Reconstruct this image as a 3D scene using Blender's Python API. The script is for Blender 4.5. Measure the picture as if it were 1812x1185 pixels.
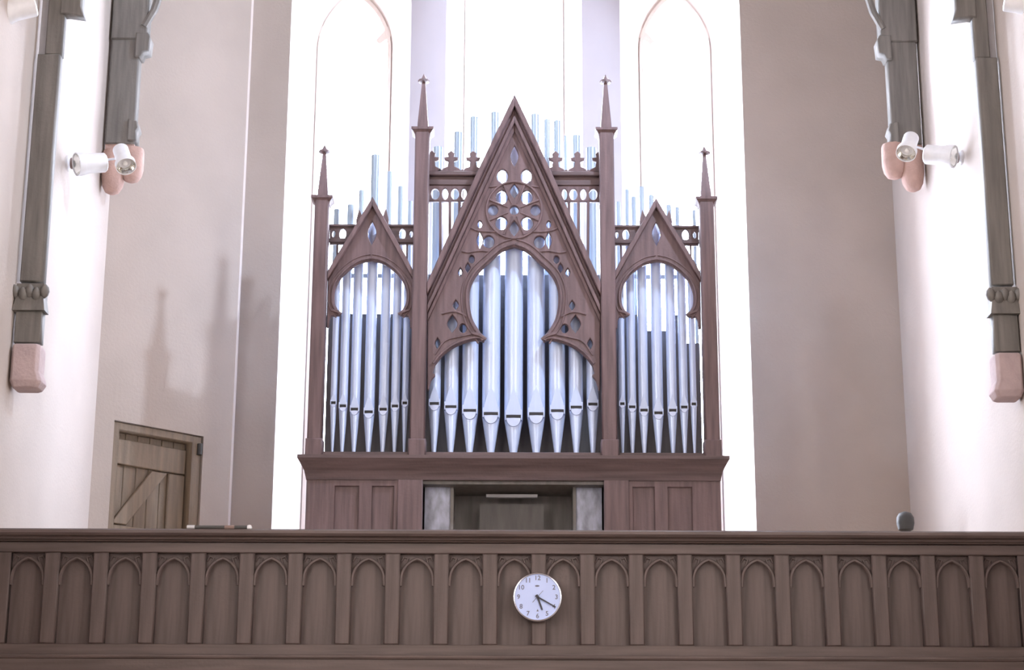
import bpy, math, random
from mathutils import Vector, Matrix

# ------------------------------------------------------------------ scene, camera, world, exposure
for o in list(bpy.data.objects):
    bpy.data.objects.remove(o)
sc = bpy.context.scene
COL = sc.collection
W, H, F = 1812.0, 1185.0, 3200.0
PITCH, ROLL = math.radians(15.4), 0.0035
CAM = Vector((0, 0, 1.6))
_fw = Vector((0, math.cos(PITCH), math.sin(PITCH)))
_r0 = Vector((1, 0, 0)); _u0 = Vector((0, -math.sin(PITCH), math.cos(PITCH)))
_rt = _r0 * math.cos(ROLL) + _u0 * math.sin(ROLL)
_up = _u0 * math.cos(ROLL) - _r0 * math.sin(ROLL)
cam_d = bpy.data.cameras.new('camera'); cam_d.sensor_width = 36; cam_d.lens = 36 * F / W
cam_d.clip_end = 200
cam = bpy.data.objects.new('camera', cam_d); COL.objects.link(cam)
cam.matrix_world = Matrix((( _rt.x, _up.x, -_fw.x, CAM.x), (_rt.y, _up.y, -_fw.y, CAM.y),
                           (_rt.z, _up.z, -_fw.z, CAM.z), (0, 0, 0, 1)))
sc.camera = cam

wd = bpy.data.worlds.new('world'); sc.world = wd; wd.use_nodes = True
wd.node_tree.nodes['Background'].inputs[0].default_value = (0.85, 0.9, 1.0, 1)
wd.node_tree.nodes['Background'].inputs[1].default_value = 1.0
vs = sc.view_settings
vs.view_transform = 'Standard'; vs.look = 'None'; vs.gamma = 1; vs.use_curve_mapping = False
vs.exposure = 0.2
END_LIGHT = (17.0, 36.0, 36.0)      # daylight through the three end lancets: left, middle, right
END_TINT = (0.75, 0.83, 1.0)
NAVE_LIGHT = 11.0                    # daylight through the nave's side lancets
NAVE_TINT = (1.0, 0.955, 0.93)
# floodlights high on the two nave walls; towers and case tops throw their shadows on the end walls
for sx in (-1, 1):
    fl_d = bpy.data.lights.new('nave_floodlight', 'SPOT'); fl_d.energy = 1600 if sx > 0 else 640; fl_d.color = (0.68, 0.80, 1.0); fl_d.shadow_soft_size = 0.15
    fl_d.spot_size = math.radians(66); fl_d.spot_blend = 0.5
    fl_o = bpy.data.objects.new('nave_floodlight', fl_d); COL.objects.link(fl_o); fl_o.location = (3.3 * sx, 11.5, 10.46)
    fl_o.rotation_euler = (Vector((-2.5 * sx, 15.7, 6.6)) - fl_o.location).to_track_quat('-Z', 'Y').to_euler()
sc.cycles.use_adaptive_sampling = True; sc.cycles.adaptive_threshold = 0.02
sc.cycles.max_bounces = 6
sc.cycles.diffuse_bounces = 4
sc.cycles.sample_clamp_indirect = 6

# ------------------------------------------------------------------ pixel -> place helpers
def ray(px, py):
    return _fw + _rt * ((px - W / 2) / F) + _up * ((H / 2 - py) / F)
def at(px, py, Y):
    d = ray(px, py); return CAM + d * (Y / d.y)
def at_plane(px, py, p0, n):
    d = ray(px, py); return CAM + d * ((Vector(p0) - CAM).dot(n) / d.dot(n))

# ------------------------------------------------------------------ materials
MATS = {}
def mat(name, col, rough=0.6, metal=0.0, var=0.0, scale=(6, 6, 6), bump=0.0, bscale=60.0, spec=0.5, col2=None, emit=None, strength=0):
    m = bpy.data.materials.new(name); m.use_nodes = True
    nt = m.node_tree; b = nt.nodes['Principled BSDF']
    b.inputs['Base Color'].default_value = (*col, 1)
    b.inputs['Roughness'].default_value = rough
    b.inputs['Metallic'].default_value = metal
    b.inputs['Specular IOR Level'].default_value = spec
    if var > 0:
        tc = nt.nodes.new('ShaderNodeTexCoord'); mp = nt.nodes.new('ShaderNodeMapping')
        mp.inputs['Scale'].default_value = scale
        nz = nt.nodes.new('ShaderNodeTexNoise'); nz.inputs['Scale'].default_value = 1.0
        nz.inputs['Detail'].default_value = 5
        rp = nt.nodes.new('ShaderNodeValToRGB')
        c2 = col2 if col2 else tuple(min(1, c * (1 + var)) for c in col)
        rp.color_ramp.elements[0].position = 0.3; rp.color_ramp.elements[1].position = 0.7
        rp.color_ramp.elements[0].color = (*[c * (1 - var) for c in col], 1)
        rp.color_ramp.elements[1].color = (*c2, 1)
        nt.links.new(tc.outputs['Object'], mp.inputs['Vector']); nt.links.new(mp.outputs[0], nz.inputs['Vector'])
        nt.links.new(nz.outputs['Fac'], rp.inputs[0]); nt.links.new(rp.outputs[0], b.inputs['Base Color'])
    if bump > 0:
        tc2 = nt.nodes.new('ShaderNodeTexCoord'); n2 = nt.nodes.new('ShaderNodeTexNoise'); n2.inputs['Scale'].default_value = bscale
        bp = nt.nodes.new('ShaderNodeBump'); bp.inputs['Strength'].default_value = bump; bp.inputs['Distance'].default_value = 0.01
        nt.links.new(tc2.outputs['Object'], n2.inputs['Vector']); nt.links.new(n2.outputs['Fac'], bp.inputs['Height'])
        nt.links.new(bp.outputs[0], b.inputs['Normal'])
    if emit:
        b.inputs['Emission Color'].default_value = (*emit, 1); b.inputs['Emission Strength'].default_value = strength
    MATS[name] = m
    return m

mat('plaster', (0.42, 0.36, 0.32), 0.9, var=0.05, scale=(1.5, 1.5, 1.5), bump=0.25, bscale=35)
mat('plaster_lit', (0.51, 0.45, 0.415), 0.9, var=0.05, scale=(1.5, 1.5, 1.5), bump=0.25, bscale=35)  # lit copy of plaster: window glare on the side walls put into its colour
mat('splay', (0.80, 0.72, 0.68), 0.9, var=0.03, scale=(2, 2, 2))
mat('pier', (0.43, 0.39, 0.42), 0.9, var=0.03, scale=(2, 2, 2))  # paler than the plaster, with window flare put into the colour
mat('stone', (0.47, 0.37, 0.37), 0.85, var=0.12, scale=(9, 9, 9), bump=0.4, bscale=50)
mat('wood', (0.142, 0.092, 0.095), 0.5, var=0.28, scale=(30, 30, 2.2), bump=0.15, bscale=40)
mat('wood_h_shaded', (0.115, 0.078, 0.08), 0.5, var=0.28, scale=(2.2, 30, 30), bump=0.15, bscale=40)  # grain runs sideways; darkened to carry the shadow around the cornice
mat('parapet_wood', (0.100, 0.073, 0.068), 0.55, var=0.25, scale=(28, 28, 2.0), bump=0.15, bscale=40)
mat('parapet_wood_h', (0.104, 0.076, 0.070), 0.5, var=0.25, scale=(2.0, 28, 28), bump=0.15, bscale=40)
mat('dark_wood', (0.17, 0.16, 0.148), 0.55, var=0.25, scale=(25, 25, 2), bump=0.2, bscale=40)  # near-black post wood, greyed to put lens veil into its colour
mat('recess_wood', (0.19, 0.178, 0.17), 0.6, var=0.2, scale=(20, 20, 3))  # lightened so the dark keydesk opening takes in lens veil
mat('back_board', (0.105, 0.098, 0.10), 0.7, var=0.2, scale=(20, 20, 3))
mat('desk_wood', (0.13, 0.122, 0.118), 0.6, var=0.2, scale=(20, 20, 3))
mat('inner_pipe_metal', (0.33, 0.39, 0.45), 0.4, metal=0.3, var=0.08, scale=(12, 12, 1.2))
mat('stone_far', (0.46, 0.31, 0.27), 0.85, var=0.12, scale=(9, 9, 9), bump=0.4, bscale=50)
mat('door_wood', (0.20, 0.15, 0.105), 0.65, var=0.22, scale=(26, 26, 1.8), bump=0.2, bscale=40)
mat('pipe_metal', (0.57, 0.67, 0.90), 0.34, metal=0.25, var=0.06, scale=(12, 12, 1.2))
mat('mouth_dark', (0.03, 0.028, 0.03), 0.7, var=0.1)
mat('lip_metal', (0.60, 0.70, 0.95), 0.4, metal=0.7, var=0.06, scale=(12, 12, 2))
mat('jamb', (0.40, 0.43, 0.54), 0.35, var=0.45, scale=(14, 14, 6))
mat('pale_metal', (0.5, 0.5, 0.52), 0.45, metal=0.3, var=0.1)
mat('lamp_white', (0.80, 0.81, 0.84), 0.35, var=0.04, scale=(20, 20, 20))
mat('lamp_reflector', (0.75, 0.75, 0.72), 0.12, metal=1.0, var=0.05)
mat('lamp_bulb', (0.95, 0.95, 0.95), 0.15, var=0.02)
mat('iron', (0.05, 0.048, 0.046), 0.55, var=0.2)
mat('bracket_brown', (0.22, 0.15, 0.13), 0.5, var=0.1)
mat('clock_face', (0.50, 0.60, 0.92), 0.45, var=0.02)
mat('clock_rim', (0.55, 0.57, 0.64), 0.2, metal=0.9, var=0.05)
mat('clock_ink', (0.035, 0.035, 0.05), 0.5, var=0.05)
mat('clock_ink_soft', (0.16, 0.16, 0.22), 0.5, var=0.05)
mat('floor_wood', (0.22, 0.15, 0.11), 0.6, var=0.25, scale=(20, 1.5, 20))
mat('gallery_boards', (0.52, 0.37, 0.25), 0.6, var=0.15, scale=(20, 1.5, 20))
mat('ceiling_wood', (0.30, 0.22, 0.18), 0.7, var=0.2, scale=(20, 1.5, 20))
mat('ivory', (0.75, 0.74, 0.70), 0.4, var=0.05)
for i, s in enumerate(END_LIGHT):
    mat('daylit_glass_%d' % (i + 1), (0.8, 0.8, 0.8), 0.4, var=0.02, emit=END_TINT, strength=s)
mat('nave_glass', (0.8, 0.75, 0.7), 0.4, var=0.02, emit=NAVE_TINT, strength=NAVE_LIGHT)

# ------------------------------------------------------------------ object helpers
def props(o, label=None, cat=None, group=None, kind=None):
    if label: o['label'] = label
    if cat: o['category'] = cat
    if group: o['group'] = group
    if kind: o['kind'] = kind
    return o
def link(name, me, m, parent=None):
    o = bpy.data.objects.new(name, me); COL.objects.link(o)
    if m is not None:
        me.materials.clear(); me.materials.append(MATS[m])
    if parent is not None:
        o.parent = parent
        if not parent.get('_local'):
            o.matrix_parent_inverse = wm(parent).inverted()
    return o
def wm(o):
    return o.matrix_basis.copy() if o.parent is None else wm(o.parent) @ o.matrix_parent_inverse @ o.matrix_basis
def thing(name, loc, label, cat, group=None, kind=None):
    o = bpy.data.objects.new(name, None); COL.objects.link(o); o.location = loc
    o.empty_display_size = 0.1
    return props(o, label, cat, group, kind)

class MB:
    def __init__(s): s.v = []; s.f = []; s.sm = False
    def add(s, vs, fs):
        n = len(s.v); s.v += [tuple(v) for v in vs]; s.f += [tuple(i + n for i in f) for f in fs]; return s
    def box(s, x0, x1, y0, y1, z0, z1):
        return s.add([(x0,y0,z0),(x1,y0,z0),(x1,y1,z0),(x0,y1,z0),(x0,y0,z1),(x1,y0,z1),(x1,y1,z1),(x0,y1,z1)],
                     [(0,3,2,1),(4,5,6,7),(0,1,5,4),(1,2,6,5),(2,3,7,6),(3,0,4,7)])
    def loft(s, rings, cap=True):
        n = len(rings[0]); vs = [p for r in rings for p in r]; fs = []
        for k in range(len(rings) - 1):
            for i in range(n):
                j = (i + 1) % n
                fs.append((k*n+i, k*n+j, (k+1)*n+j, (k+1)*n+i))
        if cap:
            fs.append(tuple(reversed(range(n)))); fs.append(tuple(range((len(rings)-1)*n, len(rings)*n)))
        return s.add(vs, fs)
    def lathe(s, prof, c, axis=(0,0,1), seg=20, cap=True):
        a = Vector(axis).normalized(); t = Vector((1,0,0)) if abs(a.x) < 0.8 else Vector((0,1,0))
        u = a.cross(t).normalized(); w = a.cross(u)
        c = Vector(c)
        rings = [[c + a*h + (u*math.cos(2*math.pi*i/seg) + w*math.sin(2*math.pi*i/seg))*r for i in range(seg)] for r, h in prof]
        return s.loft(rings, cap)
    def tube(s, pts, r, seg=8, closed=False):
        pts = [Vector(p) for p in pts]; n = len(pts); rings = []; pu = None
        for i, p in enumerate(pts):
            a = pts[(i-1) % n] if (closed or i > 0) else p
            b = pts[(i+1) % n] if (closed or i < n-1) else p
            t = (b - a).normalized()
            ref = Vector((0,1,0)) if abs(t.y) < 0.9 else Vector((0,0,1))
            u = t.cross(ref).normalized(); w = t.cross(u)
            rr = r[i] if isinstance(r, (list, tuple)) else r
            rings.append([p + (u*math.cos(2*math.pi*k/seg) + w*math.sin(2*math.pi*k/seg))*rr for k in range(seg)])
        if closed: rings.append(rings[0])
        return s.loft(rings, not closed)
    def mesh(s, name, smooth=False):
        me = bpy.data.meshes.new(name); me.from_pydata(s.v, [], s.f); me.validate()
        import bmesh
        bm = bmesh.new(); bm.from_mesh(me); bmesh.ops.recalc_face_normals(bm, faces=bm.faces); bm.to_mesh(me); bm.free()
        if smooth:
            for p in me.polygons: p.use_smooth = True
            try: me.set_sharp_from_angle(angle=math.radians(40))
            except Exception: pass
        return me
    def build(s, name, m, parent=None, smooth=False):
        return link(name, s.mesh(name, smooth), m, parent)

def plate_mesh(name, loops, y0, y1, bevel=0.0):
    """flat board in the XZ plane with cut-outs, from y0 (front) to y1 (back), edges softened"""
    cu = bpy.data.curves.new(name, 'CURVE'); cu.dimensions = '2D'; cu.fill_mode = 'BOTH'
    th = (y1 - y0) / 2
    cu.extrude = max(0.0005, th - bevel); cu.bevel_depth = bevel; cu.bevel_resolution = 0
    if bevel: cu.offset = -bevel
    for lp in loops:
        sp = cu.splines.new('POLY'); sp.points.add(len(lp) - 1)
        for p, (x, z) in zip(sp.points, lp): p.co = (x, z, 0, 1)
        sp.use_cyclic_u = True
    ob = bpy.data.objects.new(name, cu)
    me = bpy.data.meshes.new_from_object(ob); bpy.data.objects.remove(ob); bpy.data.curves.remove(cu)
    ym = (y0 + y1) / 2
    for v in me.vertices:
        a, b, c = v.co; v.co = (a, ym - c, b)
    me.name = name
    return me
def plate(name, loops, y0, y1, m, parent=None, bevel=0.0):
    return link(name, plate_mesh(name, loops, y0, y1, bevel), m, parent)
def rect(x0, x1, z0, z1): return [(x0, z0), (x1, z0), (x1, z1), (x0, z1)]
def ell(cx, cz, rx, rz, n=16): return [(cx + rx*math.cos(2*math.pi*i/n), cz + rz*math.sin(2*math.pi*i/n)) for i in range(n)]
def lens(cx, cz, rx, rz, n=8):
    L = [(cx + rx*math.cos(math.pi/2*t)**1.1, cz + rz*t) for t in [(-1 + 2*i/n) for i in range(n+1)]]
    R = [(2*cx - x, z) for x, z in reversed(L[1:-1])]
    return L + R
def spline(P, k=5):
    out = []
    for i in range(len(P) - 1):
        p0 = P[i-1] if i > 0 else P[i]; p1 = P[i]; p2 = P[i+1]; p3 = P[i+2] if i + 2 < len(P) else P[i+1]
        for j in range(k):
            t = j / k
            out.append(tuple(0.5*((2*b) + (c-a)*t + (2*a-5*b+4*c-d)*t*t + (-a+3*b-3*c+d)*t**3) for a, b, c, d in zip(p0, p1, p2, p3)))
    out.append(tuple(P[-1])); return out
def lancet(cx, hw, z0, zs, za, n=10):
    """pointed opening outline, counter-clockwise from bottom left"""
    h = za - zs; R = (hw*hw + h*h) / (2*hw)
    L = []
    a1 = math.asin(min(1, h / R))
    for i in range(n + 1):
        a = a1 * i / n
        L.append((hw - R + R*math.cos(a), zs + R*math.sin(a)))
    return [(cx - hw, z0), (cx + hw, z0)] + [(cx + x, z) for x, z in L] + [(cx - x, z) for x, z in reversed(L[:-1])]

# ------------------------------------------------------------------ the room
YW = 16.0                                   # wall with the three lancets
YP = 12.0                                   # gallery parapet
YO = 14.4                                   # front of the organ case
ZC, ZG = 12.5, 2.70                         # ceiling, gallery floor
c_l = at(420, 560, YW - 0.13); XL2 = c_l.x
def cant_corner(px, py, x2, y2, sgn):
    d = ray(px, py); k = d.x / d.y           # X = k*Y ; X = x2 + sgn*s, Y = y2 - s
    s = (k*y2 - x2) / (sgn + k); return x2 + sgn*s, y2 - s
XL, YL = cant_corner(180, 560, XL2, YW - 0.13, -1)
XR, YR = at(1592, 560, YW).x, YW; XR2 = XR

# end wall with three openings, splayed towards the glass
YGL = YW + 0.5
def zat(py, Y): return at(906, py, Y).z
def xat(px, py, Y): return at(px, py, Y).x
WIN = []
def xpair(l, r, py, Y): a, b = xat(l, py, Y), xat(r, py, Y); return (a + b)/2, (b - a)/2
oc, ohw = xpair(512, 726, 120, YW); ic, ihw = xpair(560, 691, 160, YGL)
WIN.append((oc, ohw, zat(8, YW), zat(-150, YW), ic, ihw, zat(92, YGL), zat(-14, YGL)))
oc, ohw = xpair(789, 1030, 120, YW); ic, ihw = xpair(822, 997, 160, YGL)
WIN.append((oc, ohw, zat(-110, YW), zat(-290, YW), ic, ihw, zat(-60, YGL), zat(-200, YGL)))
oc, ohw = xpair(1098, 1312, 120, YW); ic, ihw = xpair(1132, 1258, 160, YGL)
WIN.append((oc, ohw, zat(8, YW), zat(-150, YW), ic, ihw, zat(92, YGL), zat(-14, YGL)))
ZS0, ZS1 = 3.6, 4.0
outer = rect(XL2, XR2, ZG, ZC)
wall = MB()
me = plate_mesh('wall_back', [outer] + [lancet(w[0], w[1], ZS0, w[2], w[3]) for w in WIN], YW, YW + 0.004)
wb = link('wall_back', me, 'plaster'); props(wb, kind='structure')
wb['label'] = 'pinkish plaster end wall pierced by three tall lancets'
for i, w in enumerate(WIN):
    A = lancet(w[0], w[1], ZS0, w[2], w[3], 14); B = lancet(w[4], w[5], ZS1, w[6], w[7], 14)
    B2 = lancet(w[4], w[5] - 0.035, ZS1 + 0.04, w[6], w[7] - 0.05, 14)
    root = thing('window_%d' % (i + 1), (w[0], YW, ZS0), ['tall white lancet window beside the slanting plank-door wall',
                 'tallest white lancet window, directly behind the organ gable',
                 'tall white lancet window beside the broad blank wall'][i], 'window', kind='structure')
    s = MB(); s.loft([[(x, YW + 0.002, z) for x, z in A], [(x, YGL, z) for x, z in B]], cap=False)
    s.build('reveal', 'splay', root)
    f = plate('window_frame', [B, B2], YGL - 0.03, YGL + 0.05, 'splay', root)
    plate('pane', [B2], YGL + 0.02, YGL + 0.03, 'daylit_glass_%d' % (i + 1), root)
    if i != 1:          # small cusps in the head of the side lights
        for sx in (-1, 1):
            cx = w[4] + sx * w[5] * 0.62; cz = w[6] + 0.14
            plate('cusp', [[(cx + sx*0.13, cz + 0.16), (cx - sx*0.02, cz - 0.03), (cx + sx*0.02, cz - 0.07), (cx + sx*0.17, cz + 0.05)]], YGL - 0.02, YGL + 0.02, 'splay', root)

for k, (wa, wb_) in enumerate(((0, 1), (1, 2))):  # bowed facing added over each pier to catch light like window flare
    xa, xb = WIN[wa][0] + WIN[wa][1], WIN[wb_][0] - WIN[wb_][1]
    zt = WIN[wa][2]
    pr = MB(); n = 8; rings = []
    for z in (ZS0, zat(-60, YW)):
        rings.append([(xa + (xb - xa)*i/n, YW - .035*math.sin(math.pi*i/n), z) for i in range(n + 1)] + [(xb, YW + .01, z), (xa, YW + .01, z)])
    pr.loft(rings); props(pr.build('trim_%d' % (k + 2), 'pier', None, True), 'pale rounded pier between two lancets', kind='structure')

# canted walls, side walls
def cant(name, p0, p1, doorspec=None, label=None):
    d = Vector((p1[0]-p0[0], p1[1]-p0[1], 0)); L = d.length; d.normalize(); n = Vector((-d.y, d.x, 0))
    M = Matrix(((d.x, n.x, 0, p0[0]), (d.y, n.y, 0, p0[1]), (0, 0, 1, 0), (0, 0, 0, 1)))
    loops = [rect(0, L, ZG, ZC)]
    if doorspec: loops.append(rect(*doorspec))
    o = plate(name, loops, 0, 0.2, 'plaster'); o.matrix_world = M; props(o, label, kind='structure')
    return o, M, L
nL = Vector((-math.sqrt(.5), math.sqrt(.5), 0)); dL = Vector((math.sqrt(.5), math.sqrt(.5), 0))
def sL(px, py): return (at_plane(px, py, (XL, YL, 0), nL) - Vector((XL, YL, 0))).dot(dL)
ds0, ds1 = sL(198, 820), sL(358, 820)
dzt = at_plane(280, 757, (XL, YL, 0), nL).z
wl, ML, LL = cant('wall_back_left', (XL, YL), (XL2, YW - 0.13), (ds0, ds1, ZG, dzt), 'slanting plaster wall with the plank door')
b = MB().box(XL2 - 0.25, XL2, YW - 0.13, YW + 0.05, ZG, ZC); props(b.build('trim_1', 'splay'), 'narrow plaster arris beside the door wall', kind='structure')

def side_wall(name, X, Y1, sgn, label):
    holes = []
    wins = [(-3.6, 0.6), (-0.8, 0.6), (2.0, 0.6), (4.8, 0.6), (7.6, 0.6)]
    Y0 = -6.0
    for y, hw in wins: holes.append(lancet(y, hw, 3.6, 6.6, 7.9))
    M = Matrix(((0, sgn, 0, X), (1, 0, 0, 0), (0, 0, 1, 0), (0, 0, 0, 1)))
    o = plate(name, [rect(Y0, Y1, 0, ZC)] + holes, 0, 0.25, 'plaster_lit'); o.matrix_world = M; props(o, label, kind='structure')
    for i, (y, hw) in enumerate(wins):
        n = len([q for q in COL.objects if q.name.startswith('window_') and q.parent is None]) + 1
        p = plate('window_%d' % n, [lancet(y, hw, 3.6, 6.6, 7.9)], 0.15, 0.17, 'nave_glass'); p.matrix_world = M
        props(p, 'nave lancet window number %d in the %s' % (i + 1, name.replace('_', ' ')), kind='structure')
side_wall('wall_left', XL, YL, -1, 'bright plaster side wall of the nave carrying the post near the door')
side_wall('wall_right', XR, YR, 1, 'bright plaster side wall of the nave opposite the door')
props(MB().box(XL - .3, XR + .3, -6.2, -6.0, 0, ZC).build('wall_front', 'plaster'), kind='structure')
props(MB().box(XL - .3, XR + .3, -6.2, YW + .3, -0.2, 0).build('floor', 'floor_wood'), kind='structure')
props(MB().box(XL - .3, XR + .3, -6.2, YW + .8, ZC, ZC + .2).build('ceiling', 'ceiling_wood'), kind='structure')
gf = MB().box(XL - .05, XR + .05, YP + 0.06, YW + .05, ZG - 0.15, ZG).build('floor_gallery', 'gallery_boards'); props(gf, kind='structure')

# door in the canted wall
M4 = ML
root = thing('door_1', (0, 0, 0), 'brown ledged plank door in the slanting wall', 'door', kind='structure'); root.matrix_world = M4 @ Matrix.Translation((ds0, 0, ZG)); root['_local'] = 1
dw, dh = ds1 - ds0, dzt - ZG
fr = 0.07
plate('door_frame', [[(0.005, 0), (fr, 0), (fr, dh - fr), (dw - fr*1.5, dh - fr), (dw - fr*1.5, 0), (dw - .005, 0), (dw - .005, dh - .005), (.005, dh - .005)]], 0.02, 0.19, 'door_wood', root, 0.006)
npl = 6; pw = (dw - 2.5*fr) / npl
pm = plate_mesh('plank', [rect(0.003, pw - 0.003, 0.02, dh - fr)], 0.12, 0.15, 0.005)
for i in range(npl):
    q = link('plank', pm, 'door_wood', root); q.location = (fr + i*pw, 0, 0)
x0, x1 = fr + .01, dw - 1.5*fr - .01
for zc, hh in ((dh - 0.24, .11), (dh - 0.98, .11), (0.25, .11)):
    plate('ledge', [rect(x0, x1, zc - hh, zc + hh)], 0.085, 0.12, 'door_wood', root, 0.008)
plate('stile', [rect(x1 - 0.17, x1, 0.36, dh - .36)], 0.087, 0.12, 'door_wood', root, 0.008)
plate('brace', [[(x0, dh - .86), (x0 + .16, dh - .86), (x1 - .18, dh - .36), (x1 - .34, dh - .36)]], 0.09, 0.12, 'door_wood', root, 0.008)
hg = MB().lathe([(0.018, -0.05), (0.018, 0.05)], (dw - 0.03, 0.0, dh - 0.12), seg=10); hg.box(dw - .05, dw - .01, -0.004, 0.03, dh - .17, dh - .07)
hg.build('hinge', 'iron', root)

# ------------------------------------------------------------------ gallery parapet
PX = lambda px, py=1060: at(px, py, YP).x
PZ = lambda py: at(906, py, YP).z
ztop, zcb, zfr, zpt, zpb, zbd = at(906, 937, YP - .09).z, PZ(961), PZ(979), PZ(980), PZ(1141), PZ(1164)
zbot = ZG - 0.17
par = thing('gallery_parapet', ((XL + XR)/2, YP, zbot), 'long dark wooden gallery parapet with a row of arched panels', 'parapet')
X0, X1 = XL + .002, XR - .002
def strip(name, z0, z1, yf, yb, m):
    return plate(name, [rect(X0, X1, z0, z1)], yf, yb, m, par, 0.006)
# cap: rounded nosing + fillets
prof = [(YP + .16, ztop), (YP - .085, ztop), (YP - .105, ztop - .012), (YP - .108, ztop - .03), (YP - .095, ztop - .045), (YP - .075, ztop - .052), (YP + .16, ztop - .052)]
cp = MB(); cp.loft([[(X0, y, z) for y, z in prof], [(X1, y, z) for y, z in prof]]); cp.build('cap_rail', 'parapet_wood_h', par)
prof = [(YP + .1, ztop - .052), (YP - .068, ztop - .052), (YP - .06, ztop - .066), (YP - .04, zcb + .008), (YP - .034, zcb), (YP + .1, zcb)]
cp = MB(); cp.loft([[(X0, y, z) for y, z in prof], [(X1, y, z) for y, z in prof]]); cp.build('cap_moulding', 'parapet_wood_h', par)
strip('frieze_rail', zpt, zcb, YP - .012, YP + .06, 'parapet_wood_h')
strip('bottom_rail', zbd, zpb, YP - .012, YP + .06, 'parapet_wood_h')
bd = MB().tube([(X0, YP - .03, zbd), (X1, YP - .03, zbd)], 0.015, 8); bd.build('bead', 'parapet_wood_h', par, True)
strip('plinth', zbot, zbd - .004, YP - .03, YP + .06, 'parapet_wood_h')
pitch = (PX(910 + 865) - PX(910)) / 10
hw = pitch * 0.345
xc0 = PX(910)
hp = zpt - zpb
panel_me = plate_mesh('panel', [rect(-hw - .01, hw + .01, -0.01, hp + .01)], 0.045, 0.06)
zsp = hp - (zpt - PZ(1026)); zap = hp - (zpt - PZ(987))
ar = lancet(0, hw - 0.012, 0.0, zsp, zap, 8)
ar2 = lancet(0, hw - 0.034, -0.01, zsp, zap - 0.024, 8)
arch_pts = [p for p in lancet(0, hw - 0.02, 0.0, zsp, zap - 0.010, 8)[2:]]
arch_pts = lancet(0, hw - .006, 0.0, zsp, zap - 0.006, 8)[2:]
am = MB(); am.tube([(x, 0.012, z) for x, z in [(hw - .004, zsp - .04)] + arch_pts + [(-hw + .004, zsp - .04)]], 0.012, 6)
arch_me = am.mesh('arch_moulding', True)
hood = lancet(0, hw - 0.004, 0.0, zsp + 0.012, zap + 0.022, 8)[2:]
sp_outer = [(hw + .004, hp), (-hw - .004, hp), (-hw - .004, zsp - 0.05)]
spm = plate_mesh('spandrel', [[(hw + .004, zsp - .05), (hw + .004, hp + .004), (-hw - .004, hp + .004), (-hw - .004, zsp - .05)] + [(-hw + .008, zsp - .04)] + [p for p in reversed(lancet(0, hw - .008, 0, zsp, zap - .004, 8)[2:])] + [(hw - .008, zsp - .04)]], 0.034, 0.046, 0.002)
leaf_mes = []
for sx in (-1, 1):
    hm = MB(); hm.tube([(sx*(hw - .008), 0.03, zsp + .045), (sx*(hw - .03), .026, zsp + .085), (sx*(hw - .05), .026, hp - .03), (sx*(hw - .022), .026, hp - .02), (sx*(hw - .006), .03, hp - .05)], 0.007, 6)
    leaf_mes.append(hm.mesh('carved_leaf', True))
stile_w = pitch - 2*hw
stile_me = plate_mesh('stile', [rect(-stile_w/2, stile_w/2, 0, hp)], -0.012, 0.05, 0.008)
k0 = math.ceil((X0 - xc0) / pitch); k1 = math.floor((X1 - xc0) / pitch)
def para(name, me, m, x, z, par_o, y=0.0):
    o = link(name, me, m); o.location = (x, YP + y, z)
    o.parent = par_o; o.matrix_parent_inverse = wm(par_o).inverted(); return o
for k in range(k0 - 1, k1 + 2):
    x = xc0 + k*pitch
    if x - hw > X0 and x + hw < X1:
        p = para('panel', panel_me, 'parapet_wood', x, zpb, par)
        for nm, me_ in (('arch_moulding', arch_me), ('spandrel', spm), ('carved_leaf', leaf_mes[0]), ('carved_leaf', leaf_mes[1])):
            para(nm, me_, 'parapet_wood', x, zpb, p)
    xs = x + pitch/2
    if X0 < xs - stile_w/2 and xs + stile_w/2 < X1:
        para('stile', stile_me, 'parapet_wood', xs, zpb, par)
# end posts fill what is left at the walls
lx = max(xc0 + (k0 - 1)*pitch - hw, X0)
for xa, xb in ((X0, min(x for x in [o.location.x for o in COL.objects if o.name.startswith('panel')]) - hw),
               (max(x for x in [o.location.x for o in COL.objects if o.name.startswith('panel')]) + hw, X1)):
    if xb - xa > 0.02:
        plate('end_stile', [rect(xa, xb, zpb, zpt)], YP - .013, YP + .05, 'parapet_wood', par, 0.006)

# ------------------------------------------------------------------ wall clock on the parapet
cc = at(951, 1057, YP - 0.03); R = 43.5 / F * (cc - CAM).dot(_fw)
yb = YP - 0.013
clk = thing('wall_clock', (cc.x, yb, cc.z - R), 'round white wall clock with dark hands showing twenty past five', 'clock')
MB().lathe([(R*.94, 0), (R, .012), (R, .04), (R*.975, .052), (R*.93, .054), (R*.915, .044)], (cc.x, yb, cc.z), (0, -1, 0), 48).build('clock_case', 'clock_rim', clk, True)
MB().lathe([(R*.92, 0.03), (R*.92, .0455)], (cc.x, yb, cc.z), (0, -1, 0), 48).build('clock_face', 'clock_face', clk, True)
yf = yb - .0465
for n in range(1, 13):
    cu = bpy.data.curves.new('n', 'FONT'); cu.body = str(n); cu.size = R*.26; cu.align_x = 'CENTER'; cu.align_y = 'CENTER'; cu.extrude = .0006; cu.offset = 0.0006
    ob = bpy.data.objects.new('n', cu); me = bpy.data.meshes.new_from_object(ob); bpy.data.objects.remove(ob)
    a = math.radians(90 - 30*n)
    for v in me.vertices:
        x, z, c = v.co; v.co = (cc.x + .77*R*math.cos(a) + x, yf - c, cc.z + .77*R*math.sin(a) + z)
    link('numeral', me, 'clock_ink_soft', clk)
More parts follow.
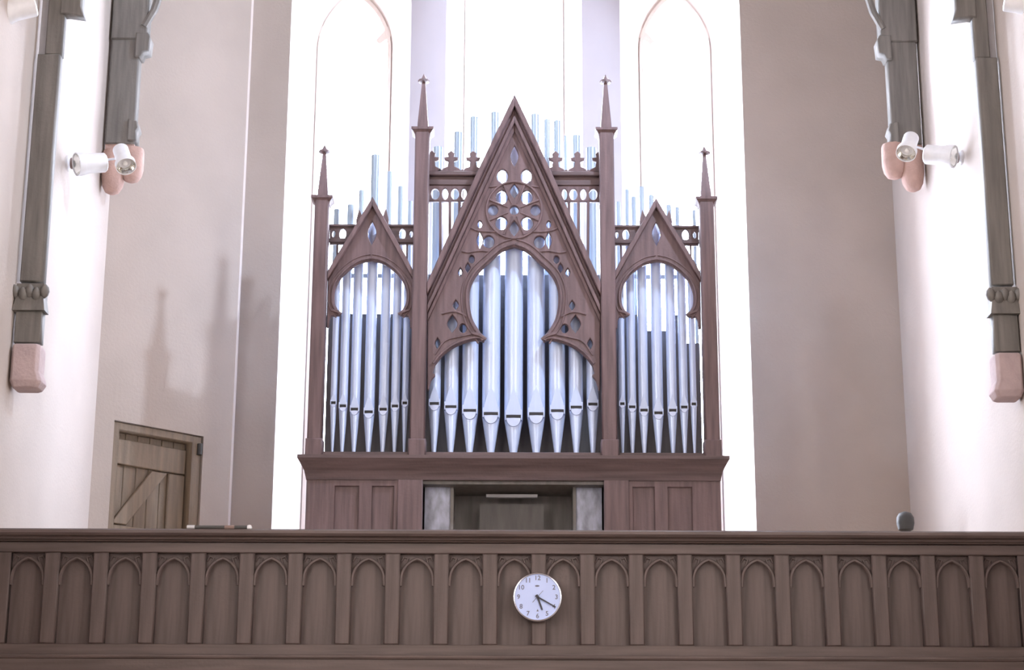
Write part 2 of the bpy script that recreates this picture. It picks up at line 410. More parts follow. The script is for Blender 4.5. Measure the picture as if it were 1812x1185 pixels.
def hand(name, ang, l0, l1, w, y, m):
    a = math.radians(90 - ang); d = Vector((math.cos(a), math.sin(a))); n = Vector((-d.y, d.x))
    pts = [d*l0*R + n*w*R, d*l0*R - n*w*R, d*l1*R - n*w*.7*R, d*l1*R + n*w*.7*R]
    plate(name, [[(cc.x + p.x, cc.z + p.y) for p in pts]], y - .002, y, m, clk)
hand('hour_hand', 160, -.1, .56, .042, yf - .004, 'clock_ink')
hand('minute_hand', 119, -.1, .84, .032, yf - .008, 'clock_ink')
hand('second_hand', 42, -.3, .34, .012, yf - .011, 'clock_ink_soft')
MB().lathe([(R*.06, 0), (R*.06, .014), (R*.03, .018)], (cc.x, yf, cc.z), (0, -1, 0), 16).build('hub', 'clock_ink', clk, True)
plate('maker_mark', [ell(cc.x - .01*R, cc.z + .45*R, .09*R, .035*R)], yf - .0008, yf, 'clock_ink_soft', clk)
plate('lower_mark', [[(cc.x + x*R, cc.z + z*R) for x, z in ((-.04, -.58), (.05, -.58), (.005, -.48))]], yf - .0008, yf, 'clock_ink_soft', clk)

# ------------------------------------------------------------------ things on / behind the parapet ledge
p0 = at(331, 932, YP - .07); p1 = at(446, 933, YP - .07); zl = ztop
rr = 0.0125
rod = thing('banded_rod', ((p0.x + p1.x)/2, YP - .07, zl), 'thin dark rod with pale bands and a white tip lying on the parapet ledge', 'rod')
L = p1.x - p0.x
MB().lathe([(rr, 0), (rr, L*.93)], (p0.x, YP - .07, zl + rr), (1, 0, 0), 12).build('rod_body', 'iron', rod, True)
MB().lathe([(rr*1.15, 0), (rr*1.15, L*.12)], (p0.x, YP - .07, zl + rr), (1, 0, 0), 12).build('band', 'pale_metal', rod, True)
MB().lathe([(rr*1.15, 0), (rr*1.15, L*.15)], (p0.x + L*.58, YP - .07, zl + rr), (1, 0, 0), 12).build('band', 'bracket_brown', rod, True)
MB().lathe([(rr*.6, 0), (rr*1.3, L*.02), (rr*1.45, L*.045), (rr*1.2, L*.07), (rr*.3, L*.085)], (p0.x + L*.915, YP - .07, zl + rr), (1, 0, 0), 12).build('tip', 'lamp_white', rod, True)
kb = at(1602, 922, 14.6)
kn = thing('ball_topped_stand', (kb.x, 14.6, ZG), 'dark ball-topped stand rising just above the parapet by the corner', 'stand')
MB().lathe([(.02, -.09), (.06, -.07), (.072, -.02), (.07, .03), (.05, .065), (.01, .08)], kb, (0, 0, 1), 20).build('knob', 'iron', kn, True)
MB().lathe([(.16, 0), (.16, .03), (.03, .06), (.024, kb.z - ZG - .08)], (kb.x, 14.6, ZG), (0, 0, 1), 16).build('stem', 'iron', kn, True)

# ------------------------------------------------------------------ the organ
AX = 909.5
XC = at(AX, 500, YO).x
def OX(dx, py, Y=YO): return at(AX + dx, py, Y).x - at(AX, py, Y).x
def OZ(py, Y=YO): return at(AX, py, Y).z
def OP(dx, py): return (XC + OX(dx, py), OZ(py))
org = thing('pipe_organ', (XC, YO, ZG), 'large gothic pipe organ with silver pipes in a dark carved case', 'organ')

# impost cornice and lower case
zi = OZ(811); hx0, hx1 = OX(379, 811), OX(365, 850)
YB = YO + 1.0
def ringr(hx, yf, z): return [(XC - hx, yf, z), (XC + hx, yf, z), (XC + hx, YB, z), (XC - hx, YB, z)]
zc1 = OZ(848)
cor = MB(); cor.loft([ringr(hx1, YO - .075, zc1 - .02), ringr(hx1 + .004, YO - .08, zc1), ringr(hx1 + .016, YO - .095, zc1 + .05), ringr(hx1 + .04, YO - .12, zc1 + .1), ringr(hx0 - .004, YO - .14, zi - .03), ringr(hx0, YO - .145, zi - .028), ringr(hx0, YO - .145, zi)])
cor.build('impost_cornice', 'wood_h_shaded', org)
plate('toe_board', [rect(XC - OX(350, 806), XC + OX(350, 806), zi, OZ(802))], YO - .05, YO + .4, 'wood_h_shaded', org, .004)
def RB(a, b, ya, yb_): # rect by pixel spans
    return rect(XC + OX(a, 890), XC + OX(b, 890), OZ(ya) if ya else ZG, OZ(yb_))
for sg in (-1, 1):
    def sp(a, b): return (a, b) if sg > 0 else (-b, -a)
    lo = RB(*sp(160, 366), None, 845)
    zpn = OZ(863)
    holes = []
    for a, b in ((211, 249), (273, 315)):
        q = sp(a, b); holes.append(rect(XC + OX(q[0], 890), XC + OX(q[1], 890), ZG + .25, zpn))
    plate('case_front', [lo] + holes, YO - .06, YO, 'wood', org, .005)
    for h in holes:
        plate('case_panel', [rect(h[0][0] - .01, h[1][0] + .01, h[0][1] - .01, h[2][1] + .01)], YO - .035, YO - .015, 'wood', org)
    q = sp(160, 204); plate('pilaster', [rect(XC + OX(q[0], 890), XC + OX(q[1], 890), ZG, OZ(846))], YO - .075, YO - .058, 'wood', org, .005)
    xs = XC + sg*OX(366, 890)
    MB().box(min(xs, xs - sg*.03), max(xs, xs - sg*.03), YO, YB, ZG, zc1).build('case_side', 'wood', org)
    q = sp(111, 157); zj = OZ(860, YO + .1)
    plate('jamb_panel', [rect(XC + OX(q[0], 890, YO + .1), XC + OX(q[1], 890, YO + .1), ZG + .3, zj)], YO + .10, YO + .12, 'jamb', org, .003)
    xj = XC + sg*OX(111, 890, YO + .1)
    MB().box(min(xj, xj - sg*.025), max(xj, xj - sg*.025), YO + .08, YO + .5, ZG, zc1).build('jamb_post', 'recess_wood', org)
MB().box(XC - OX(160, 890), XC + OX(160, 890), YO + .5, YO + .53, ZG, zc1).build('keydesk_back', 'recess_wood', org)
MB().box(XC - OX(160, 890), XC + OX(160, 890), YO - .03, YO + .5, OZ(858), zc1).build('keydesk_lintel', 'recess_wood', org)
plate('music_ledge', [rect(XC + OX(-48, 878, YO + .3), XC + OX(43, 878, YO + .3), OZ(881, YO + .3), OZ(875, YO + .3))], YO + .27, YO + .31, 'pale_metal', org, .003)
plate('music_desk', [rect(XC + OX(-60, 878), XC + OX(55, 878), OZ(960), OZ(880))], YO + .31, YO + .33, 'desk_wood', org)
MB().box(XC - OX(108, 890), XC + OX(108, 890), YO + .02, YO + .5, ZG + .3, ZG + .78).build('keydesk', 'recess_wood', org)
MB().box(XC - OX(366, 890), XC + OX(366, 890), YB - .03, YB, ZG, zi).build('case_back', 'wood', org)

# towers with caps and spires
def tower(sg, cx_px, w_px, cap_y, tip_y, ref_y):
    cx = XC + sg*OX(cx_px, ref_y); w = OX(w_px, ref_y)/2; zc = OZ(cap_y)
    yc = YO + .0; z0 = zi
    t = plate('tower_post', [rect(cx - w, cx + w, z0, zc)], YO - .075, YO + .075, 'wood', org, .012)
    def sq(h, z): return [(cx - h, yc - h, z), (cx + h, yc - h, z), (cx + h, yc + h, z), (cx - h, yc + h, z)]
    cw = w + .032
    c = MB(); c.loft([sq(w*1.05, zc - .055), sq(w*1.12, zc - .035), sq(cw - .008, zc - .012), sq(cw, zc - .008), sq(cw, zc + .014), sq(w*.95, zc + .026)])
    c.build('tower_cap', 'wood', t)
    zt = OZ(tip_y); hgt = zt - zc
    s = MB(); s.loft([sq(w*.74, zc + .02), sq(w*.72, zc + .06), sq(w*.22, zc + hgt*.86)]); s.build('spire', 'wood', t)
    f = MB(); f.lathe([(w*.25, -.004), (w*.8, .006), (w*.82, .022), (w*.4, .034), (w*.28, .05), (w*.02, hgt*.14 + .01)], (cx, yc, zc + hgt*.85), (0, 0, 1), 8); f.build('finial', 'wood', t)
for sg in (-1, 1):
    tower(sg, 341, 25, 355, 258, 440)
    tower(sg, 165, 26, 234, 132, 440)
    # plain base blocks of the towers
    for cx_px, w_px in ((341, 29), (165, 30)):
        cx = XC + sg*OX(cx_px, 440); w = OX(w_px, 440)/2
        plate('tower_base', [rect(cx - w, cx + w, zi, OZ(780))], YO - .09, YO + .08, 'wood', org, .01)

# --- pipes
def pipe(x, r, zm, ztop_, zfoot, Y, m='pipe_metal', mouth=True, rf=None, nm='pipe'):
    rf = rf or r*.3
    b = MB(); seg = 24 if mouth else 14
    b.lathe([(rf, zfoot), (rf*1.05, zfoot + .01), (r*.97, zm - .02), (r, zm), (r, ztop_), (r*.9, ztop_), (r*.9, ztop_ - .08)], (x, Y, 0), (0, 0, 1), seg)
    p = b.build(nm, m, org, True)
    if mouth:
        w = r*.84; h = max(.022, r*.32)
        yy = Y - r*math.cos(math.asin(.8))
        s = MB().box(x - w, x + w, Y - r*1.0, yy + .01, zm, zm + h); s.build('mouth', 'mouth_dark', p)
        # flattened pointed upper lip and rounded lower lip
        lp = [(x - w*.96, zm + h), (x + w*.96, zm + h), (x + w*.9, zm + h + r*.8), (x + w*.45, zm + h + r*2.1), (x, zm + h + r*3.1), (x - w*.45, zm + h + r*2.1), (x - w*.9, zm + h + r*.8)]
        plate('upper_lip', [lp], Y - r*1.035, Y - r*.72, 'pipe_metal', p, .002)
        ll = [(x + w*.92*math.cos(a), zm - .001 + r*.95*math.sin(a)) for a in [math.pi + math.pi*i/12 for i in range(13)]]
        plate('lower_lip', [ll], Y - r*1.02, Y - r*.6, 'lip_metal', p, .002)
        for sx in (-1, 1):
            xe = x + sx*w
            plate('ear', [rect(xe - .004, xe + .004, zm - r*.25, zm + h + r*.55)], Y - r*1.06, Y - r*.45, 'lip_metal', p, .001)
    return p
YPp = YO + .16
zf = OZ(803)
cen = [(0, 33, 735, 250), (40, 32, 730, 312), (77.5, 29, 724, 372), (111, 25.5, 717, 430), (140.5, 21.5, 711, 490)]
for i, (dx, w, ym, yt) in enumerate(cen):
    for sg in ((1,) if i == 0 else (1, -1)):
        x = XC + sg*OX(dx, 640); r = OX(w, 640)/2
        pipe(x, r, OZ(ym), OZ(yt), zf, YPp)
BXC = OX(252.5, 460)
bay = [(0, 19.5, 726, 372), (25.3, 17.5, 721, 398), (46, 15.5, 715, 425), (63.2, 11.5, 709, 470)]
for sb in (-1, 1):
    for i, (dx, w, ym, yt) in enumerate(bay):
        for sg in ((1,) if i == 0 else (1, -1)):
            x = XC + sb*BXC + sg*OX(dx, 600); r = OX(w, 600)/2
            pipe(x, r, OZ(ym), OZ(yt), zf, YPp)
# dark boards behind the front pipes, and a slim rail that steadies them
YK = YO + .42
def board(x0, x1, yt, nm='back_board'):
    plate(nm, [rect(x0, x1, zi, OZ(yt, YK))], YK, YK + .03, 'back_board', org)
board(XC - OX(168, 600), XC + OX(168, 600), 486)
for sb, cuts in ((-1, [(-83, 85, 556)]), (1, [(-85, -14, 556), (-14, 22, 584), (22, 46, 556), (46, 83, 606)])):
    for a, b_, yt in cuts:
        board(XC + sb*BXC + OX(a, 600), XC + sb*BXC + OX(b_, 600), yt)
    plate('pipe_rail', [rect(XC + sb*BXC - OX(74, 490), XC + sb*BXC + OX(74, 490), OZ(493, YO + .3), OZ(486, YO + .3))], YO + .28, YO + .3, 'recess_wood', org)

# inner ranks seen over and between the case tops
YI = YO + .62
def inner(px, wpx, ytop):
    x = at(px, 500, YI).x; x = at(px, ytop, YI).x; r = wpx / 2 / F * (at(px, ytop, YI) - CAM).dot(_fw)
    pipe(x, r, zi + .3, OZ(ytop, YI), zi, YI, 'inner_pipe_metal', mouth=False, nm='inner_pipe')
for px, w, yt in ((775, 17, 262), (811, 15, 235), (839, 14, 208), (876, 15, 200), (947, 15, 203), (968, 10, 212), (986, 12, 214), (1001, 5, 240), (1020, 14, 240), (1046, 18, 262),
                  (596, 10, 372), (621, 12, 364), (640, 9, 338), (665, 15, 276), (690, 9, 305), (709, 9, 331), (726, 8, 357),
                  (1094, 8, 357), (1109, 7, 335), (1121, 8, 348), (1135, 8, 330), (1152, 9, 345), (1183, 9, 362), (1198, 7, 366), (1228, 6, 371)):
    inner(px, w, yt)

# --- central gable: pierced tracery board
def mir(L): return [(-x, y) for x, y in reversed(L)]
segA = spline([(0, 437), (-21, 445), (-44, 465), (-66, 487), (-77, 511), (-78, 538), (-73, 564), (-61, 585), (-51, 600)])
segB = spline([(-53, 605), (-66, 602), (-85, 606), (-105, 614), (-125, 629), (-139, 646)])
segC = spline([(-143, 660), (-139, 664), (-146, 674), (-150, 690)])
half_open = segA + segB + segC                       # apex down to the foot of the left side
loop = [(-153, 690), (-153, 503), (-141, 478), (-65, 308), (0, 172), (65, 308), (141, 478), (153, 503), (153, 690)] + mir(half_open)[:-1] + half_open
outer = [OP(*p) for p in loop]
H1 = [lens(0, 276, 7, 19), lens(0, 338, 8, 13), ell(0, 372, 8, 8), lens(0, 404, 8.5, 14)]
for s in (-1, 1):
    H1 += [ell(s*21, 312, 10, 12), ell(s*22, 349, 10.5, 12), ell(s*37.5, 372, 9, 9.5), ell(s*22.5, 395, 11, 11.5), ell(s*61, 397, 4, 6), lens(s*61, 425, 5.5, 15),
           ell(s*45, 428, 10, 11), ell(s*75, 459, 5, 7), lens(s*82, 474, 4.5, 9), lens(s*95, 482, 4, 8), lens(s*103, 540, 5, 9), lens(s*109, 573, 9, 16), ell(s*90, 581, 6.5, 8), lens(s*135, 608, 4.5, 10)]
holes = [[OP(*p) for p in h] for h in H1]
gab = plate('gable_tracery', [outer] + holes, YO - .005, YO + .04, 'wood', org, .006)
def tubepx(name, pts, r, y, parent=gab, closed=False, m='wood'):
    MB().tube([(OP(*p)[0], y, OP(*p)[1]) for p in pts], r, 6, closed).build(name, m, parent, True)
tubepx('rosette_ring', [(49*math.cos(2*math.pi*i/40), 372 + 50*math.sin(2*math.pi*i/40)) for i in range(40)], .011, YO - .008, closed=True)
for i in range(8):
    a = math.pi/8 + i*math.pi/4
    tubepx('rosette_spoke', [(12*math.cos(a), 372 + 12*math.sin(a)), (28*math.cos(a), 372 + 28*math.sin(a)), (47*math.cos(a), 372 + 47*math.sin(a))], [.006, .009, .012], YO - .006)
def off(L, d):   # push an outline outwards from the opening
    out = []
    for i, p in enumerate(L):
        a = L[max(0, i-1)]; b = L[min(len(L)-1, i+1)]
        tx, ty = b[0]-a[0], b[1]-a[1]; n = math.hypot(tx, ty) or 1
        out.append((p[0] + d*ty/n*-1, p[1] + d*tx/n))
    return out
for s in (-1, 1):
    sd = (lambda L: L) if s < 0 else (lambda L: [(-x, y) for x, y in L])
    tubepx('arch_moulding', sd(off(segA, 5)), .013, YO - .012)
    tubepx('arch_moulding', sd(off(segA, 14)), .008, YO - .006)
    tubepx('foil_moulding', sd(off(segB, 4)), .012, YO - .012)
    tubepx('cusp', [(s*49, 601), (s*60, 594), (s*74, 590)], [.012, .022, .016], YO - .012)
    tubepx('rib', spline([(s*0, 322), (s*18, 326), (s*34, 330), (s*44, 331)]), .009, YO - .006)
    tubepx('rib', spline([(s*30, 410), (s*48, 410), (s*66, 408), (s*80, 402)]), .009, YO - .006)
    tubepx('rib', spline([(s*44, 445), (s*62, 444), (s*80, 447), (s*92, 445)]), .009, YO - .006)
    tubepx('rib', spline([(s*84, 560), (s*98, 553), (s*112, 552), (s*128, 556)]), .010, YO - .006)
    tubepx('rib', spline([(s*76, 592), (s*100, 597), (s*122, 604), (s*140, 628)]), .009, YO - .006)
    # raking mouldings of the gable
    def band(d0, d1, y0, y1, nm):
        ax, ay = 0, 172; pts = [(0, 172), (65, 308), (141, 478), (153, 504)]
        A = [(s*max(0, x - d0), yy + (d0*2.0 if i == 0 else 0)) for i, (x, yy) in enumerate(pts)]
        B = [(s*max(0, x - d1), yy + (d1*2.0 if i == 0 else 0)) for i, (x, yy) in enumerate(pts)]
        ex = 153
        A.append((s*(ex - d0*0), 504 + d0*2.2)) if d0 else None
        B.append((s*ex, 504 + d1*2.2))
        plate(nm, [[OP(*p) for p in A + B[::-1]]], y0, y1, 'wood', gab, .005)
    band(0, 10, YO - .075, YO + .05, 'raking_moulding')
    band(10, 17, YO - .02, YO + .03, 'raking_fillet')
    band(17, 24, YO - .05, YO + .03, 'raking_moulding')
    band(24, 31, YO - .025, YO + .03, 'raking_fillet')

# --- cresting rails beside the central gable
fleur = [(-15, 0), (-12, -7), (-5, -11), (-4, -20), (-9, -22), (-10, -27), (-4, -28), (-5, -34), (0, -39)]
fleur = [(x*1.25, y) for x, y in fleur]
fleur = fleur + [(-x, y) for x, y in reversed(fleur[:-1])]
for s in (-1, 1):
    def q(a, b, y0, y1): return [OP(s*a, y1), OP(s*b, y1), OP(s*b, y0), OP(s*a, y0)]
    plate('crest_rail', [q(60, 153, 303, 311)], YO - .01, YO + .1, 'wood_h_shaded', org, .008)
    plate('crest_rail', [q(64, 153, 311, 326)], YO + .02, YO + .08, 'wood_h_shaded', org, .006)
    arc = [q(76, 153, 326, 354)] + [[OP(s*(cx + x), 341 + y) for x, y in ell(0, 0, rx, 10)] for cx, rx in ((140, 7.5), (122.5, 5.5), (105, 7), (89, 5))]
    plate('arcade_head', arc, YO + .03, YO + .07, 'wood', org, .004)
    for cx, yb_ in ((131, 465), (114, 430), (97, 396)):
        plate('arcade_shaft', [[OP(s*(cx - 2.5), yb_), OP(s*(cx + 2.5), yb_), OP(s*(cx + 2.5), 352), OP(s*(cx - 2.5), 352)]], YO + .03, YO + .06, 'wood', org, .003)
    for cx in (73, 112, 150 if s > 0 else 146):
        plate('crest_fleur', [[OP(s*cx + x, 303 + y) for x, y in fleur]], YO + .03, YO + .06, 'wood', org, .006)
    for cx in (92, 131):
        plate('crest_ridge', [[OP(s*cx - 14, 303), OP(s*cx + 14, 303), OP(s*cx + 6, 300), OP(s*cx, 297), OP(s*cx - 6, 300)]], YO + .03, YO + .06, 'wood', org, .003)

# --- side bays
sA = spline([(0, 462), (-18, 466), (-38, 478), (-55, 496), (-63, 516), (-63, 536), (-58, 547), (-51, 556)])
sB = [(-54, 559), (-68, 560), (-71, 566), (-72, 580)]
h_open = sA + sB
def bx(sb): return sb*252.5
for sb in (-1, 1):
    c0 = XC + sb*BXC
    def BP(dx, py): return (c0 + OX(dx, py), OZ(py))
    lp = [(-76, 580), (-76, 486), (-64, 463), (-19, 387), (0, 354), (19, 387), (64, 463), (76, 486), (76, 580)] + mir(h_open)[:-1] + h_open
    g = plate('bay_gable', [[BP(*p) for p in lp], [BP(*p) for p in lens(0, 413, 7.5, 21)]], YO - .005, YO + .04, 'wood', org, .006)
    for s in (-1, 1):
        A = [(0, 352), (s*19, 385), (s*64, 461), (s*76, 484)]
        B = [(0, 368), (s*10, 386), (s*55, 463), (s*76, 499)]
        plate('raking_moulding', [[BP(*p) for p in A + B[::-1]]], YO - .05, YO + .045, 'wood', g, .005)
        L = [(s*-1*x, y) for x, y in off(sA, 4)]
        MB().tube([(BP(*p)[0], YO - .01, BP(*p)[1]) for p in L], .010, 6).build('arch_moulding', 'wood', g, True)
        L = [(s*-1*x, y) for x, y in off(sA, 11)]
        MB().tube([(BP(*p)[0], YO - .006, BP(*p)[1]) for p in L], .006, 6).build('arch_moulding', 'wood', g, True)
        MB().tube([(BP(s*50, 557)[0], YO - .01, BP(s*50, 557)[1]), (BP(s*58, 553)[0], YO - .01, BP(s*58, 553)[1]), (BP(s*68, 550)[0], YO - .01, BP(s*68, 550)[1])], [.010, .018, .012], 6).build('cusp', 'wood', g, True)
        # crocket on the slope
        plate('crocket', [[BP(s*(20 + x), 388 + y) for x, y in ((-3, -2), (4, -18), (9, 2), (8, 12), (2, 6))]], YO, YO + .03, 'wood', g, .003)
        # pierced rail behind the gable
        def q(a, b, y0, y1): return [BP(s*a, y1), BP(s*b, y1), BP(s*b, y0), BP(s*a, y0)]
        plate('pierced_rail', [q(18, 76, 397, 429), [BP(s*53 + x, 411 + y) for x, y in ell(0, 0, 6, 10)], [BP(s*69 + x, 411 + y) for x, y in ell(0, 0, 3, 6)]], YO + .05, YO + .09, 'wood_h_shaded', org, .004)
        plate('rail_moulding', [q(20, 76, 420, 427)], YO + .035, YO + .1, 'wood_h_shaded', org, .004)
        plate('rail_moulding', [q(18, 76, 395, 399)], YO + .035, YO + .1, 'wood_h_shaded', org, .003)
        MB().tube([(BP(s*62, 428)[0], YO + .07, BP(s*62, 428)[1]), (BP(s*62, 470)[0], YO + .07, BP(s*62, 470)[1])], .008, 8).build('rail_shaft', 'wood', org, True)

# ------------------------------------------------------------------ wall posts, corbels
def wall_post(sg, px_l, px_r, Y, y_top, y_bot, near, label, clabel):
    xa = at(px_l, y_bot, Y).x; xb = at(px_r, y_bot, Y).x; z0 = at(906, y_bot, Y).z
    cx, hw_ = (xa + xb)/2, (xb - xa)/2; d = .10
    t = thing('wall_post', (cx, Y, z0), label, 'post', 'dark roof posts on the walls')
    inn = -sg      # towards the middle of the nave
    k = lambda dy: (Y / ray(906, dy).y) / F   # metres per pixel there
    if near:
        zz = lambda py: at(906, py, Y).z
        z_st = zz(98)
        wl_, wr_ = cx - hw_, cx + hw_
        plate('shaft', [rect(wl_ + .01, wr_ - .012, zz(500), z_st)], Y, Y + d, 'dark_wood', t, .008)
        n = .055
        a, b_ = (wl_ + (n if sg < 0 else 0) + .005, wr_ - (n if sg > 0 else 0) - .005)
        plate('upper_shaft', [rect(a, b_, z_st, 11.2)], Y + .005, Y + d, 'dark_wood', t, .008)
        a, b_ = (wl_ - .0, wl_ + n) if sg < 0 else (wr_ - n, wr_ + .0)
        plate('side_board', [rect(a, b_, z_st + .005, 11.2)], Y + .06, Y + d, 'lamp_white' if False else 'pale_metal', t)
        # carved knot of leaves and skirt
        ws = [(.0, zz(553), .022), (.0, zz(545), .016), (.0, zz(530), .004), (.0, zz(505), .004)]
        s = MB(); s.loft([[(wl_ - e, Y - e - .008, z), (wr_ + e, Y - e - .008, z), (wr_ + e, Y + d, z), (wl_ - e, Y + d, z)] for _, z, e in ws]); s.build('skirt', 'dark_wood', t)
        for i in range(5):
            f_ = i / 4
            px_ = wl_ + (wr_ - wl_) * f_
            MB().lathe([(.006, -.05), (.026, -.03), (.034, 0), (.026, .03), (.006, .05)], (px_ if i not in (0, 4) else px_ + (-.012 if i == 0 else .012), Y - .012, zz(519 + (i % 2)*5)), (0.25*(f_ - .5), -.3, 1), 10).build('carved_leaf', 'dark_wood', t, True)
        plate('foot', [rect(wl_, wr_, z0 + .012, zz(553))], Y + .004, Y + d, 'dark_wood', t, .006)
        # arched bracket springing towards the nave at the top
        e = wr_ if sg < 0 else wl_
        br = [(e - inn*.03, zz(28)), (e + inn*.02, zz(27)), (e + inn*.14, zz(31)), (e + inn*.12, zz(14)), (e + inn*.12, zz(-20)), (e + inn*.2, zz(-80)), (e + inn*.5, zz(-170)), (e - inn*.03, zz(-170))]
        plate('bracket', [br], Y - .01, Y + d, 'dark_wood', t, .008)
    else:
        zz = lambda py: at(906, py, Y).z
        wl_, wr_ = cx - hw_, cx + hw_
        plate('shaft', [rect(wl_ + .005, wr_ - .01, z0, zz(60))], Y, Y + .14, 'dark_wood', t, .01)
        e0, e1 = (wl_ - .0, wr_ + .05) if sg < 0 else (wl_ - .05, wr_ + .0)
        plate('upper_shaft', [rect(e0, e1, zz(72), 11.2)], Y - .02, Y + .14, 'dark_wood', t, .01)
        ee = wr_ if sg < 0 else wl_
        pr = [(ee - inn*.04, zz(104)), (ee + inn*.01, zz(104)), (ee + inn*.025, zz(96)), (ee + inn*.075, zz(94)), (ee + inn*.085, zz(70)), (ee + inn*.06, zz(62)), (ee - inn*.04, zz(62))]
        plate('carved_bracket', [pr], Y - .03, Y + .13, 'dark_wood', t, .008)
        pr = [(ee - inn*.06, zz(252)), (ee + inn*.015, zz(252)), (ee + inn*.012, zz(236)), (ee + inn*.03, zz(230)), (ee + inn*.012, zz(218)), (ee - inn*.06, zz(214))]
        plate('carved_boss', [pr], Y - .03, Y + .13, 'dark_wood', t, .008)
        zb = zz(30)
        MB().tube([(ee + inn*.02, Y, zz(50)), (ee + inn*.10, Y, zz(20)), (ee + inn*.18, Y, zz(-40)), (ee + inn*.34, Y, zz(-120))], .035, 8).build('arched_brace', 'dark_wood', t, True)
    return cx, hw_, Y, z0

# near posts stand on the side walls just behind the parapet line
def yhit(px, py, X):
    d = ray(px, py); return d.y * (X - CAM.x) / d.x
yn_l = yhit(20, 600, XL + .005); yn_r = yhit(1806, 605, XR - .005)
nl = wall_post(-1, 23, 70, yn_l, 0, 611, True, 'dark roof post nearest the camera on the plank-door side', '')
nr = wall_post(1, 1762, 1806, yn_r, 0, 621, True, 'dark roof post nearest the camera on the side opposite the door', '')
yf_l = min(YL - .12, yhit(182, 256, XL + .01)); yf_r = yhit(1636, 252, XR - .01)
fl = wall_post(-1, 184, 238, yf_l, 0, 256, False, 'dark far roof post in the corner above the plank door', '')
fr_ = wall_post(1, 1578, 1634, yf_r, 0, 252, False, 'dark far roof post in the corner above the blank wall', '')
def near_corbel(info, sg, ybot, label):
    cx, hw_, Y, z0 = info
    zz = lambda py: at(906, py, Y).z
    h = z0 - zz(ybot)
    w = hw_ + .012; inn = -sg
    sh = inn*.006
    def ring(a, dpt, z, s_=0):
        pts = []
        y0_, y1_ = Y - .03 + dpt, Y + .16
        for (sx, yy) in ((-1, y1_), (-1, y0_ + .03), (-.8, y0_), (.8, y0_), (1, y0_ + .03), (1, y1_)):
            pts.append((cx + s_ + sx*a, yy, z))
        return pts
    s = MB(); s.loft([ring(w*.62, .07, z0 - h, 0), ring(w*.86, .03, z0 - h*.97, sh), ring(w*1.05, 0, z0 - h*.84, sh*2), ring(w*1.02, .0, z0 - h*.74, sh*1.5), ring(w*.94, .005, z0 - h*.62), ring(w*.95, .005, z0 - h*.1), ring(w*.92, .01, z0 - h*.03), ring(w*.85, .02, z0)])
    o = s.build('stone_corbel', 'stone', None, True)
    for p in o.data.polygons: p.use_smooth = True
    sm = o.modifiers.new('round', 'BEVEL'); sm.width = .018; sm.segments = 3; sm.limit_method = 'ANGLE'; sm.angle_limit = .35
    props(o, label, 'corbel', 'stone corbels under the posts')
near_corbel(nl, -1, 689, 'square pale stone corbel under the near post on the door side')
near_corbel(nr, 1, 700, 'square pale stone corbel under the near post opposite the door')
def far_corbel(info, sg, label):
    cx, hw_, Y, z0 = info
    inn = -sg
    t = thing('stone_corbel', (cx, Y, z0 - .4), label, 'corbel', 'stone corbels under the posts')
    zz = lambda py: at(906, py, Y).z
    k = lambda px: at(px, 300, Y).x
    if sg < 0: lobes = ((231, 20, 262, 321), (198, 21, 266, 342))
    else: lobes = ((1585, 21, 250, 310), (1617, 21, 256, 332))
    for px_, rpx, ya, yb_ in lobes:
        x = k(px_); r = rpx*(k(1000) - k(900))/100; za, zb = zz(ya), zz(yb_)
        h = za - zb
        MB().lathe([(r*.25, 0), (r*.6, h*.05), (r*.86, h*.18), (r, h*.4), (r*1.0, h*.7), (r*.98, h*.93), (r*.9, h)], (x, Y + .06, zb), (0, 0, 1), 20).build('lobe', 'stone_far', t, True)
    MB().box(cx - hw_*.95, cx + hw_*.95, Y + .02, Y + .16, z0 - .14, z0).build('block', 'stone_far', t)
far_corbel(fl, -1, 'rounded twin-lobed stone corbel under the corner post above the door')
far_corbel(fr_, 1, 'rounded twin-lobed stone corbel under the corner post above the blank wall')

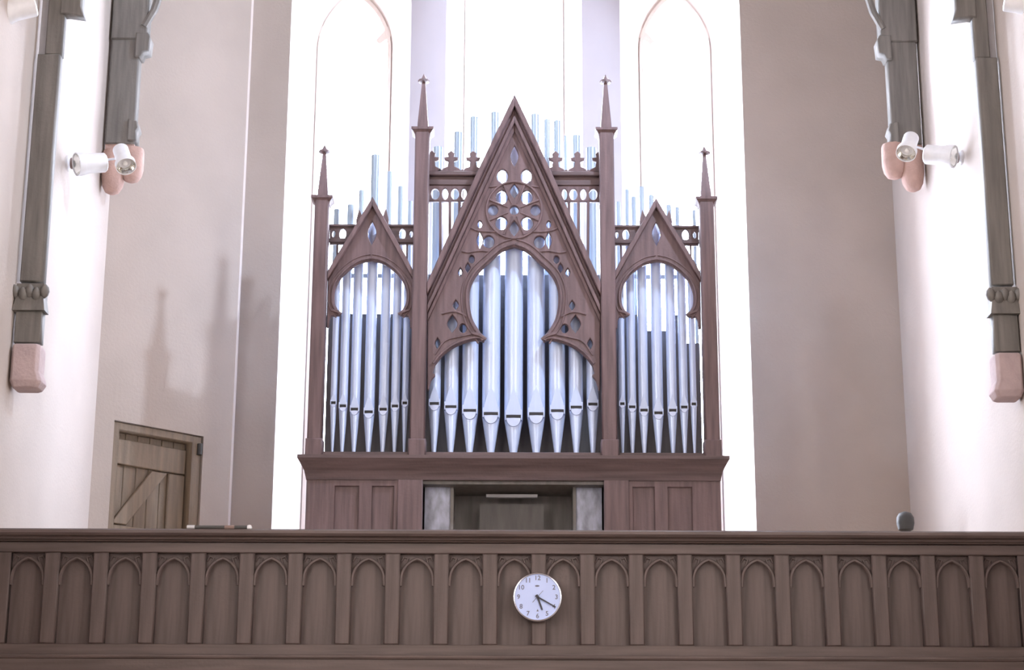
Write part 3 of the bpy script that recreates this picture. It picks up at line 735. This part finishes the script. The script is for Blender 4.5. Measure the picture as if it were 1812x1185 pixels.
# ------------------------------------------------------------------ spotlights
def can(parent, c, axis, r, L, flare=1.25, nm='lamp_head'):
    a = Vector(axis).normalized()
    o = MB(); c = Vector(c)
    o.lathe([(r*.55, -L/2), (r*.9, -L/2 + .004), (r, -L/2 + .012), (r, L*.12), (r*flare, L*.3), (r*flare, L/2), (r*flare*.92, L/2), (r*flare*.88, L*.3)], c, a, 24)
    h = o.build(nm, 'lamp_white', parent, True)
    MB().lathe([(r*.3, L*.12), (r*.8, L*.3), (r*flare*.9, L*.47), (r*flare*.86, L*.47), (r*.75, L*.29), (r*.25, L*.13)], c, a, 24).build('reflector', 'lamp_reflector', h, True)
    MB().lathe([(r*.2, L*.15), (r*.34, L*.26), (r*.3, L*.36), (r*.1, L*.4)], c, a, 12).build('bulb', 'lamp_bulb', h, True)
    return h
def spot_pair(sg, X, mount, c1, a1, c2, a2, label):
    ym = yhit(mount[0], mount[1], X); pm_ = at(mount[0], mount[1], ym)
    t = thing('spotlight_fitting', pm_, label, 'spotlight', 'white spotlights on the walls')
    inn = -sg
    MB().lathe([(.06, 0), (.06, .015), (.045, .03), (.03, .034)], (X, ym, pm_.z), (inn, 0, 0), 20).build('wall_plate', 'lamp_white', t, True)
    MB().lathe([(.045, .03), (.045, .085)], (X, ym, pm_.z), (inn, 0, 0), 16).build('socket', 'bracket_brown', t, True)
    P1 = at(c1[0], c1[1], ym - .08); P2 = at(c2[0], c2[1], ym - .05)
    MB().tube([(X + inn*.07, ym, pm_.z), (P1.x, ym + .0, P1.z + .05), (P2.x - inn*.06, ym + .02, P2.z + .02), (P2.x, ym - .02, P2.z)], .010, 8).build('arm', 'lamp_white', t, True)
    can(t, P1, a1, .078, .24, 1.18); can(t, P2, a2, .062, .24, 1.3)
spot_pair(-1, XL, (119, 289), (161, 289), (-.9, -.55, -.28), (218, 279), (.32, -.45, -.75), 'twin white spotlights on the bright wall beside the corner above the door')
spot_pair(1, XR, (1702, 279), (1663, 275), (.9, -.55, -.3), (1608, 257), (-.32, -.5, -.75), 'twin white spotlights on the bright wall beside the blank-wall corner')
def single_spot(sg, X, head, axis, label, L):
    yy = yhit(head[0] - sg*-30 if False else head[0] + sg*40, head[1] - 20, X)
    yy = max(11.6, yy)
    Pm = at(head[0], head[1], yy)
    t = thing('spotlight_fitting', (X, yy, Pm.z), label, 'spotlight', 'white spotlights on the walls')
    inn = -sg
    MB().lathe([(.06, 0), (.06, .015), (.045, .03)], (X, yy, Pm.z + .08), (inn, 0, 0), 20).build('wall_plate', 'lamp_white', t, True)
    MB().tube([(X + inn*.02, yy, Pm.z + .08), (X + inn*.06, yy, Pm.z + .09), (Pm.x, yy, Pm.z)], .012, 8).build('arm', 'lamp_white', t, True)
    can(t, Pm, axis, .085, L, 1.15)
single_spot(-1, XL, (33, 14), (-.9, -.2, -.34), 'single white spotlight above the near post on the door side', .24)
single_spot(1, XR, (1808, 3), (.9, -.2, -.25), 'single white spotlight above the near post opposite the door', .24)
for o in COL.objects:
    if '_local' in o: del o['_local']
